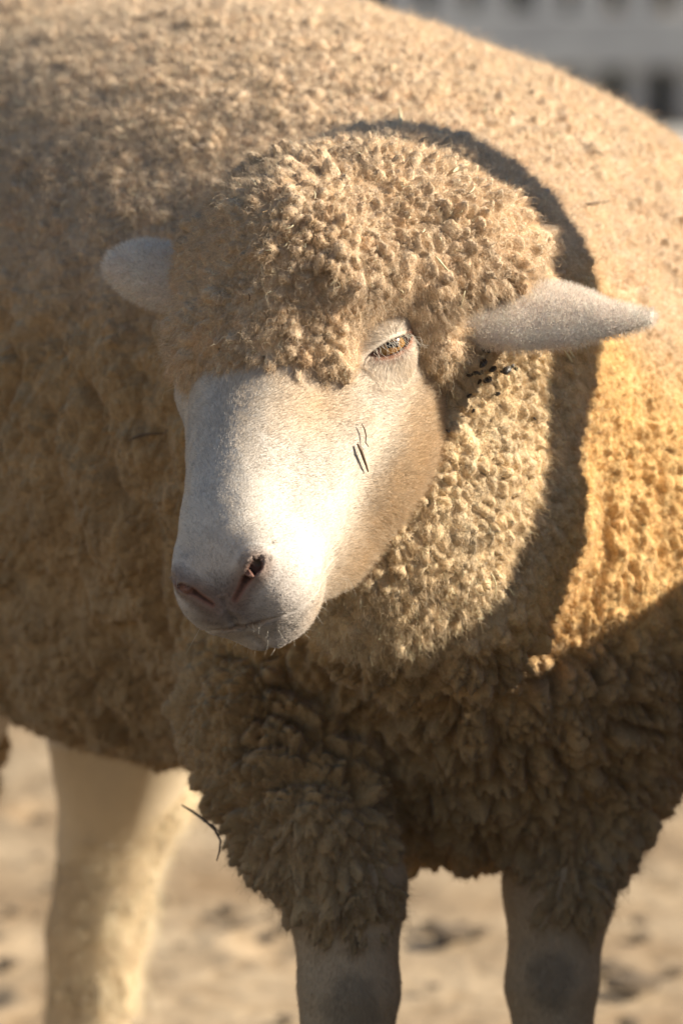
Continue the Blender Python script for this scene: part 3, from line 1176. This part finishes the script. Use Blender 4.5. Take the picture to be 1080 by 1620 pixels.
def eye_at(centre, axes):
    bm = bmesh.new()
    bmesh.ops.create_uvsphere(bm, u_segments=48, v_segments=24, radius=EYR)
    for v_ in bm.verts:                                # cornea bulge
        r_ = math.hypot(v_.co.x, v_.co.y)
        if v_.co.z > 0 and r_ < 0.0105:
            v_.co.z += 0.0011 * (1 - (r_ / 0.0105) ** 2)
    me = bpy.data.meshes.new('eye')
    bm.to_mesh(me)
    bm.free()
    me.polygons.foreach_set('use_smooth', np.ones(len(me.polygons), bool))
    me.materials.append(M_EYE)
    o = bpy.data.objects.new('eye', me)
    COL.objects.link(o)
    M = Matrix.Identity(4)
    for k in range(3):
        for r_ in range(3):
            M[r_][k] = axes[k][r_]
        M[k][3] = centre[k]
    o.parent = SHEEP
    o.matrix_world = M
    bpy.context.view_layer.update()
    # horizontal pupil, a thin dark lens set on the iris
    bm = bmesh.new()
    ring = []
    nseg = 28
    vs0 = []
    for rr in (0.0, 0.5, 1.0):
        row = []
        for k in range(nseg):
            th = 2 * math.pi * k / nseg
            x = 0.0058 * rr * math.copysign(abs(math.cos(th)) ** 0.7, math.cos(th))
            y = 0.0021 * rr * math.copysign(abs(math.sin(th)) ** 0.7, math.sin(th))
            r2 = x * x + y * y
            z = math.sqrt(EYR ** 2 - r2) + 0.0011 * (1 - r2 / 0.0105 ** 2) + 0.00012 * (1 - rr ** 4) - 0.00002
            row.append(bm.verts.new((x, y, z)))
        vs0.append(row)
    for r0, r1 in zip(vs0[:-1], vs0[1:]):
        for k in range(nseg):
            bm.faces.new((r0[k], r1[k], r1[(k + 1) % nseg], r0[(k + 1) % nseg]))
    bmesh.ops.remove_doubles(bm, verts=bm.verts, dist=1e-6)
    me = bpy.data.meshes.new('pupil')
    bm.to_mesh(me)
    bm.free()
    me.materials.append(M_PUPIL)
    p_ = bpy.data.objects.new('pupil', me)
    COL.objects.link(p_)
    p_.parent = o
    return o


M_EYE = eye_material()
M_PUPIL = simple_mat('dark_pupil', (0.006, 0.005, 0.006), (0.012, 0.01, 0.01), 300, 0.1)
gaze = np.stack([nrm(EYX[0] * 0.94 - EYX[1] * 0.30), nrm(EYX[1] * 0.94 + EYX[0] * 0.30), EYX[2]])
eye_at(EYC - EYX[2] * EYR * 0.80, gaze)

# eyelashes of the upper lid, whiskers of the lips and chin
nl = 40
tx = rng.uniform(-0.85, 1.0, nl) * 0.0150
uy = np.sqrt(0.055 ** 2 - tx ** 2) - math.sqrt(0.055 ** 2 - 0.015 ** 2) + 0.0012
pz = np.sqrt(np.maximum((EYR + 0.0022) ** 2 - tx ** 2 - uy ** 2, 1e-8)) - EYR * 0.80
base = EYC + tx[:, None] * EYX[0] + uy[:, None] * EYX[1] + (pz + 0.0006)[:, None] * EYX[2]
base = project(head_sdf, base + EYX[2] * 0.003, 5, 0.003)
ll = rng.uniform(0.007, 0.0125, nl)
out = EYX[2] * 0.75 + (tx / 0.015)[:, None] * EYX[0] * 0.35 - EYX[1] * 0.55
pts = np.zeros((nl, 6, 3))
for k, tt in enumerate(np.linspace(0, 1, 6)):
    pts[:, k] = base + nrm(out + 0.16 * rng.normal(0, 1, (nl, 1)) * EYX[0])[:, :] * (ll * tt)[:, None] - EYX[1] * (ll * 0.55 * tt * tt)[:, None]
fibres('eyelashes', pts, rng.uniform(0.00006, 0.00010, nl), np.array((0.88, 0.82, 0.70)) * rng.uniform(0.7, 1.1, (nl, 1)), M_FUR, BODY)['kind'] = 'stuff'
cand = np.nonzero((a_ > 0.10) & (c_ < -0.022) & (ishead > 0.5) & (fleece_sdf(bv) > 0.002))[0]
cand = cand[(rng.random(len(cand)) < np.clip((a_[cand] - 0.09) * 9, 0.1, 1))]
wi = rng.choice(cand, 70, replace=False)
wl = rng.uniform(0.004, 0.010, len(wi)) * np.where(rng.random(len(wi)) > 0.6, 1.3, 0.7)
wd = nrm(bN[wi] + 0.35 * HF + 0.25 * rng.normal(0, 1, (len(wi), 3)))
bend = 0.35 * rng.normal(0, 1, (len(wi), 3)) + np.array([0, 0, -0.15])
pts = np.stack([bv[wi] + wd * (wl * tt)[:, None] + bend * (wl * tt * tt)[:, None] for tt in np.linspace(0, 1, 8)], 1)
fibres('whiskers', pts, rng.uniform(0.00006, 0.00011, len(wi)), np.array((0.85, 0.80, 0.70)) * rng.uniform(0.7, 1.1, (len(wi), 1)), M_FUR, BODY, 0.2)['kind'] = 'stuff'
print('body done', time.time() - T0)

# ------------------------------------------------------------------ ground
def ground():
    ys = np.concatenate([np.linspace(-30, 3.2, 20)[:-1], np.arange(3.2, 6.4, 0.014), np.geomspace(6.4, 16, 150)[1:], np.geomspace(16, 300, 30)[1:]])
    xs = np.concatenate([-np.geomspace(1.3, 200, 40)[::-1][:-1], np.arange(-1.3, 1.3, 0.014), np.geomspace(1.3, 200, 40)])
    gx, gy = np.meshgrid(xs, ys, indexing='ij')
    p = np.stack([gx.ravel(), gy.ravel(), np.zeros(gx.size)], 1)
    f = 1 / (1 + np.maximum(np.abs(p[:, 0]) - 1.3, 0) + np.maximum(p[:, 1] - 8, 0) * 0.4)
    z = 0.012 * fbm(p * 5, 3, 300) + 0.006 * np.clip(fbm(p * 17, 3, 303), 0, 1) + 0.005 * np.clip(noise3(p * 34, 306) - 0.25, 0, 1) + 0.002 * fbm(p * 60, 2, 308)
    r = np.random.default_rng(4)
    for _ in range(45):                                  # hoof prints
        c = np.array([r.uniform(-1.2, 1.2), r.uniform(3.5, 8.0)])
        d2 = ((p[:, 0] - c[0]) / 0.035) ** 2 + ((p[:, 1] - c[1]) / 0.05) ** 2
        z += -0.010 * np.exp(-d2 ** 2) + 0.005 * np.exp(-((np.sqrt(d2) - 1.5) / 0.4) ** 2)
    p[:, 2] = z * f - 0.012
    ny = len(ys)
    i = (np.arange(len(xs) - 1)[:, None] * ny + np.arange(ny - 1)[None]).ravel()
    faces = np.stack([i, i + ny, i + ny + 1, i + 1], 1)
    return p, faces


def sand_mat():
    m, nt, b = new_mat('dry_sand')
    tc = node(nt, 'ShaderNodeTexCoord')
    n1 = node(nt, 'ShaderNodeTexNoise')
    n1.inputs['Scale'].default_value = 5.0
    n1.inputs['Detail'].default_value = 8.0
    n2 = node(nt, 'ShaderNodeTexNoise')
    n2.inputs['Scale'].default_value = 38.0
    n2.inputs['Detail'].default_value = 6.0
    r1 = node(nt, 'ShaderNodeValToRGB')
    r1.color_ramp.elements[0].position, r1.color_ramp.elements[0].color = 0.32, (0.27, 0.19, 0.115, 1)
    r1.color_ramp.elements[1].position, r1.color_ramp.elements[1].color = 0.62, (0.43, 0.33, 0.22, 1)
    r2 = node(nt, 'ShaderNodeValToRGB')
    r2.color_ramp.elements[0].position, r2.color_ramp.elements[0].color = 0.30, (0.74, 0.70, 0.64, 1)
    r2.color_ramp.elements[1].position, r2.color_ramp.elements[1].color = 0.52, (1, 1, 1, 1)
    mx = node(nt, 'ShaderNodeMix', data_type='RGBA', blend_type='MULTIPLY')
    mx.inputs[0].default_value = 1.0
    bp = node(nt, 'ShaderNodeBump')
    bp.inputs['Distance'].default_value = 0.006
    for n_ in (n1, n2):
        nt.links.new(tc.outputs['Object'], n_.inputs['Vector'])
    nt.links.new(n1.outputs['Fac'], r1.inputs[0])
    nt.links.new(n2.outputs['Fac'], r2.inputs[0])
    nt.links.new(r1.outputs[0], mx.inputs[6])
    nt.links.new(r2.outputs[0], mx.inputs[7])
    nt.links.new(mx.outputs[2], b.inputs['Base Color'])
    nt.links.new(n2.outputs['Fac'], bp.inputs['Height'])
    nt.links.new(bp.outputs[0], b.inputs['Normal'])
    b.inputs['Roughness'].default_value = 0.95
    b.inputs['Specular IOR Level'].default_value = 0.1
    return m


gp, gf = ground()
GROUND = mesh_obj('ground', gp, gf, sand_mat())
tag(GROUND, kind='structure')
M_CONC = simple_mat('pale_concrete', (0.50, 0.49, 0.47), (0.62, 0.61, 0.58), 14, 0.9, 0.002)


def box_data(name, sx, sy, sz, bev=0.004):
    bm = bmesh.new()
    bmesh.ops.create_cube(bm, size=1.0)
    bmesh.ops.scale(bm, vec=(sx, sy, sz), verts=bm.verts)
    bmesh.ops.bevel(bm, geom=bm.edges[:], offset=bev, segments=1, affect='EDGES')
    me = bpy.data.meshes.new(name)
    bm.to_mesh(me)
    bm.free()
    return me


def put(name, me, mat, loc, parent=None, rot=(0, 0, 0)):
    if mat is not None and not me.materials:
        me.materials.append(mat)
    o = bpy.data.objects.new(name, me)
    COL.objects.link(o)
    o.location = loc
    o.rotation_euler = rot
    if parent is not None:
        o.parent = parent
    return o


def empty(name, loc):
    o = bpy.data.objects.new(name, None)
    COL.objects.link(o)
    o.location = loc
    return o


slab = put('concrete_path', box_data('concrete_path', 60, 1.3, 0.06, 0.01), M_CONC, (0, 13.35, 0.012))
tag(slab, kind='structure')

# ------------------------------------------------------------------ picket fence behind, blurred
M_FENCE = simple_mat('weathered_grey_paint', (0.27, 0.27, 0.28), (0.36, 0.36, 0.365), 9, 0.8, 0.001)
FENCE = empty('picket_fence', (0, 14.15, 0))
tag(FENCE, 'grey painted picket fence with a broad lower rail, blurred behind the back of the sheep', 'fence')
pk = box_data('picket', 0.078, 0.022, 1.02, 0.004)
r_ = np.random.default_rng(2)
for k in range(70):
    x = -4.6 + k * 0.136 + r_.uniform(-0.01, 0.01)
    put('picket', pk, M_FENCE, (x, 0.035, 0.55 + r_.uniform(-0.012, 0.012)), FENCE, (0, r_.uniform(-0.012, 0.012), 0))
for z, h in ((0.285, 0.155), (0.86, 0.11)):
    put('rail', box_data('rail', 9.8, 0.04, h, 0.006), M_FENCE, (0, 0, z), FENCE)
for x in (-4.4, -2.6, -0.9, 1.06, 2.9, 4.6):
    put('post', box_data('post', 0.10, 0.10, 1.15, 0.008), M_FENCE, (x, 0.10, 0.56), FENCE)

# dark hedge behind the fence
M_LEAF = simple_mat('dark_evergreen_leaf', (0.012, 0.018, 0.010), (0.030, 0.040, 0.018), 12, 0.7)
r_ = np.random.default_rng(9)
nlf = 30000
c = np.stack([r_.uniform(-4.8, 5.0, nlf), r_.uniform(0, 0.8, nlf), r_.uniform(0.02, 1.9, nlf)], 1)
u = nrm(r_.normal(0, 1, (nlf, 3)))
w_ = nrm(np.cross(u, r_.normal(0, 1, (nlf, 3))))
ln_ = r_.uniform(0.05, 0.09, (nlf, 1))
hv = np.stack([c - u * ln_, c + w_ * ln_ * 0.45, c + u * ln_, c - w_ * ln_ * 0.45], 1).reshape(-1, 3)
HEDGE = empty('hedge', (0, 14.75, 0))
tag(HEDGE, 'dark evergreen hedge showing through the gaps of the picket fence', 'hedge')
o = mesh_obj('foliage', hv, np.arange(nlf * 4).reshape(-1, 4), M_LEAF)
o['kind'] = 'stuff'
o.parent = HEDGE
st = []
for k in range(17):
    bm = bmesh.new()
    bmesh.ops.create_cone(bm, segments=8, radius1=0.04, radius2=0.02, depth=1.6, cap_ends=True)
    me = bpy.data.meshes.new('stem')
    bm.to_mesh(me)
    bm.free()
    put('stem', me, M_LEAF, (-4.5 + k * 0.56, 0.4, 0.8), HEDGE)

# ------------------------------------------------------------------ unseen wooden hurdle added right of the sheep to shade neck and chest
M_WOOD = simple_mat('old_grey_wood', (0.20, 0.16, 0.12), (0.32, 0.27, 0.21), 18, 0.9, 0.002)
SHADE_HURDLE = empty('added_shade_hurdle', (0.75, 3.07, 0))
tag(SHADE_HURDLE, 'added wooden hurdle with a tall post, out of view, put in to shade the neck and chest', 'hurdle')
put('post', box_data('post', 0.07, 0.044, 1.46, 0.005), M_WOOD, (0, 2.976 - 3.07, 0.73), SHADE_HURDLE)  # added upright that throws the shadow band on the neck
put('shade_brace', box_data('shade_brace', 0.030, 0.062, 1.50, 0.005), M_WOOD, (-0.052, 2.937 - 3.07, 0.74), SHADE_HURDLE, (-math.atan(0.24), 0, 0))
for y_ in (0.32, -0.62, -1.72):
    put('post', box_data('post', 0.07, 0.07, 0.85, 0.005), M_WOOD, (0, y_, 0.425), SHADE_HURDLE)
bd = box_data('shade_board', 0.022, 2.16, 0.1445, 0.002)  # added boards that keep the sun off chest and forelegs
for k in range(6):
    put('shade_board', bd, M_WOOD, (0.048, -0.70, 0.0765 + k * 0.1450), SHADE_HURDLE, (0.0, 0, 0))

# ------------------------------------------------------------------ straw, seeds and twigs lying in the wool
M_STRAW = simple_mat('dry_straw', (0.60, 0.50, 0.28), (0.78, 0.70, 0.46), 60, 0.6)
M_TWIG = simple_mat('dark_twig', (0.07, 0.045, 0.028), (0.20, 0.13, 0.075), 90, 0.8)
M_CHAFF = simple_mat('brown_chaff', (0.25, 0.15, 0.07), (0.40, 0.27, 0.14), 90, 0.8)
M_SEED = simple_mat('dark_seed', (0.02, 0.015, 0.012), (0.05, 0.04, 0.03), 200, 0.5)


def stalk(name, pts, rad, mat, flat=1.0, nseg=6):
    """a tapered, bent stalk through the given points, object origin at its first point"""
    pts = [np.asarray(q, float) for q in pts]
    o0 = pts[0]
    verts, faces = [], []
    n = len(pts)
    for i, q in enumerate(pts):
        t = nrm(pts[min(i + 1, n - 1)] - pts[max(i - 1, 0)])
        s1 = nrm(np.cross(t, FWD))
        s2 = np.cross(t, s1)
        r = rad * (1 - 0.55 * (i / (n - 1)) ** 2) * (0.55 if i == 0 else 1)
        for k in range(nseg):
            a = 2 * math.pi * k / nseg
            verts.append((q - o0 + s1 * r * math.cos(a) + s2 * r * flat * math.sin(a)).tolist())
    for i in range(n - 1):
        for k in range(nseg):
            faces.append([i * nseg + k, i * nseg + (k + 1) % nseg, (i + 1) * nseg + (k + 1) % nseg, (i + 1) * nseg + k])
    faces.append(list(range(nseg))[::-1])
    faces.append(list(range((n - 1) * nseg, n * nseg)))
    o = mesh_obj(name, verts, faces, mat)
    o.location = o0
    return o


vp = kdtree.KDTree(len(f2))
ctr = fv[f2].mean(1)
px2, py2, dd2 = pix(ctr)
frontf = facing(ctr, nrm(N1[f2].mean(1))) > 0.0
for j in np.nonzero(frontf)[0]:
    vp.insert((px2[j], py2[j], 0), int(j))
vp.balance()


def on_wool(px, py, lift=0.002):
    best = min(vp.find_n((px, py, 0), 12), key=lambda h: dd2[h[1]])[1]
    d = dd2[best] - lift
    return P(px, py, d)


def on_skin(px, py, lift=0.002):
    q = hit(skin_sdf, px, py)
    return q - nrm(q - CAM) * lift


def wool_stalk(name, a, b, rad, mat, lift=0.003, bow=0.0, flat=1.0):
    n = 5
    A, B = on_wool(*a, lift), on_wool(*b, lift)
    m = nrm(np.cross(B - A, FWD)) * bow
    return stalk(name, [A + (B - A) * t + m * math.sin(math.pi * t) for t in np.linspace(0, 1, n)], rad, mat, flat)


tag(wool_stalk('twig', (928, 323), (964, 318), 0.0011, M_TWIG, 0.005), 'short brown twig lying on the lit wool of the right shoulder', 'twig')
tag(wool_stalk('straw_stalk', (634, 196), (632, 170), 0.0011, M_STRAW, 0.004), 'pale upright straw stub on the back above the head', 'straw')
tag(wool_stalk('straw_stalk', (716, 272), (742, 260), 0.0013, M_STRAW, 0.004, 0.001, 0.4), 'flat pale green straw blade in the shaded nape behind the head', 'straw')
tag(wool_stalk('straw_stalk', (891, 552), (905, 573), 0.0008, M_STRAW, 0.004), 'pale green straw under the middle of the large ear, upper of two', 'straw')
tag(wool_stalk('straw_stalk', (897, 549), (908, 566), 0.0006, M_STRAW, 0.006), 'thin pale straw under the large ear, crossing beside another', 'straw')
tag(wool_stalk('straw_stalk', (688, 405), (708, 428), 0.0007, M_STRAW, 0.004), 'pale slanting straw on the head wool above the eye', 'straw')
tag(wool_stalk('straw_stalk', (735, 460), (728, 488), 0.0005, M_STRAW, 0.004), 'thin straw in the wool just before the base of the large ear', 'straw')
tag(wool_stalk('straw_stalk', (775, 905), (782, 945), 0.0005, M_STRAW, 0.006, 0.002), 'curved grass stem at the shaded edge of the throat wool', 'straw')
tag(wool_stalk('twig', (692, 947), (697, 958), 0.0005, M_TWIG, 0.004), 'tiny dark twig in the lit throat wool', 'twig')
tag(wool_stalk('twig', (205, 696), (258, 686), 0.0010, M_TWIG, 0.004, 0.0015), 'dark twig lying across the shaded flank left of the face', 'twig')
tag(stalk('twig', [on_skin(x, y, l) for x, y, l in ((565, 702, 0.0025), (571, 713, 0.004), (575, 725, 0.004), (579, 736, 0.004), (582, 746, 0.0035))], 0.0010, M_TWIG), 'short dark twig stuck on the white cheek below the eye', 'twig')
tag(stalk('twig', [on_skin(x, y, 0.0035) for x, y in ((572, 670), (577, 680), (579, 690), (578, 700), (583, 707))], 0.00045, M_TWIG), 'fine curved dark stem on the white cheek just above the thicker twig', 'twig')
q0 = P(290, 1276, 3.12)
tag(stalk('twig', [P(x, y, d) for x, y, d in ((288, 1274, 3.155), (305, 1284, 3.13), (325, 1299, 3.105), (340, 1313, 3.09), (349, 1330, 3.085), (347, 1348, 3.085), (343, 1362, 3.085))], 0.0009, M_TWIG), 'long bent dark twig hanging from the wool of the nearer foreleg', 'twig')
tag(stalk('twig', [P(x, y, d) for x, y, d in ((322, 1300, 3.10), (336, 1305, 3.09), (349, 1318, 3.085))], 0.0006, M_TWIG), 'short twig forking off the long twig at the nearer foreleg', 'twig')

bm = bmesh.new()
bmesh.ops.create_icosphere(bm, subdivisions=2, radius=1.0)
for v_ in bm.verts:
    v_.co.x *= 1.5
    v_.co.z *= 0.7
    v_.co *= 1 + 0.12 * math.sin(v_.co.x * 5 + v_.co.y * 7)
seed_me = bpy.data.meshes.new('seed')
bm.to_mesh(seed_me)
bm.free()
r_ = np.random.default_rng(21)
for (x, y, s) in ((769, 553, 6.5), (779, 550, 4.0), (764, 575, 6.0), (779, 584, 5.0), (801, 586, 6.0), (808, 580, 4.5), (771, 601, 5.5), (786, 623, 5.0), (752, 590, 4.5), (742, 593, 4.5), (760, 590, 3.5), (794, 588, 3.0), (742, 626, 3.5), (748, 650, 3.0), (708, 682, 2.6), (845, 662, 2.6), (758, 604, 3.4), (815, 583, 3.6)):
    rad = s * 2.98 / FPX
    o = put('seed', seed_me, M_SEED, on_wool(x, y, 0.0022), None, tuple(r_.uniform(-1, 1, 3)))
    o.scale = (rad, rad, rad)
    tag(o, 'small dark seed caught in the wool below the large ear', 'seed', 'dark seeds below the ear')

for k in range(46):
    if k < 30:
        x, y = r_.uniform(380, 830), r_.uniform(235, 520)
        if y < 240 + 0.9 * max(0, x - 680) or (x > 580 and y > 480) or (x > 720 and y > 425):
            y = r_.uniform(270, 420)
            x = r_.uniform(420, 720)
        g_, lb = 'straw flecks in the head wool', 'tiny chaff fleck among the curls on top of the head'
    else:
        x, y = r_.uniform(560, 1000), r_.uniform(60, 330)
        if y < 40 + max(0, x - 640) * 0.48 + 40:
            y = 90 + max(0, x - 640) * 0.5
        g_, lb = 'chaff on the back', 'tiny chaff fleck on the wool of the back behind the head'
    an, ln = r_.uniform(0, 3.14), r_.uniform(5, 15)
    o = wool_stalk('chaff_fleck', (x, y), (x + ln * math.cos(an), y + ln * math.sin(an)), r_.uniform(0.00028, 0.0006), [M_STRAW, M_CHAFF, M_STRAW, M_TWIG][k % 4], 0.0035, 0.0005)
    tag(o, lb, 'chaff', g_)

# ------------------------------------------------------------------ clods on the sand
M_CLOD = simple_mat('dark_clod', (0.16, 0.115, 0.075), (0.32, 0.24, 0.16), 60, 0.95, 0.003)


def clod_mesh(seed, flat):
    bm = bmesh.new()
    bmesh.ops.create_icosphere(bm, subdivisions=3, radius=1.0)
    co = np.array([v_.co[:] for v_ in bm.verts])
    k = 1 + 0.35 * fbm(co * 1.6, 3, seed) + 0.12 * noise3(co * 5, seed + 9)
    for v_, s in zip(bm.verts, k):
        v_.co *= float(s)
        v_.co.z *= flat
    me = bpy.data.meshes.new('dirt_clod')
    bm.to_mesh(me)
    bm.free()
    me.polygons.foreach_set('use_smooth', np.ones(len(me.polygons), bool))
    me.materials.append(M_CLOD)
    return me


CL = [clod_mesh(500 + k, 0.55) for k in range(4)]


def on_ground(px, py):
    r = P(px, py, 1.0) - CAM
    return CAM + r * (CAM_H / -r[2])


for (x, y, s, lb) in ((712, 1476, 0.011, 'dark flat clod on the sand between the front legs'), (955, 1530, 0.010, 'dark clod on the sand right of the far foreleg'), (1000, 1556, 0.013, 'brown clod on the sand near the lower right corner')):
    g_ = on_ground(x, y)
    o = put('dirt_clod', CL[0], None, g_ + np.array([0, 0, 0.0]), None, (0, 0, r_.uniform(0, 6)))
    o.scale = (s * 1.9, s * 1.6, s)
    tag(o, lb, 'clod')
for k in range(32):
    x, y = [(r_.uniform(250, 460), r_.uniform(1350, 1615)), (r_.uniform(630, 800), r_.uniform(1400, 1615)), (r_.uniform(940, 1075), r_.uniform(1400, 1615)), (r_.uniform(0, 90), r_.uniform(1200, 1615))][k % 4]
    g_ = on_ground(x, y)
    o = put('dirt_clod', CL[k % 4], None, g_ - np.array([0, 0, 0.004]), None, (0, 0, r_.uniform(0, 6)))
    s = r_.uniform(0.003, 0.008)
    o.scale = (s * 1.5, s * 1.3, s)
    tag(o, 'small dirt clod on the sand ' + ['between the hind leg and the nearer foreleg', 'seen through the gap between the front legs', 'right of the far foreleg', 'at the left edge beside the hind leg'][k % 4], 'clod', 'small clods on the sand')
print('TOTAL', time.time() - T0)
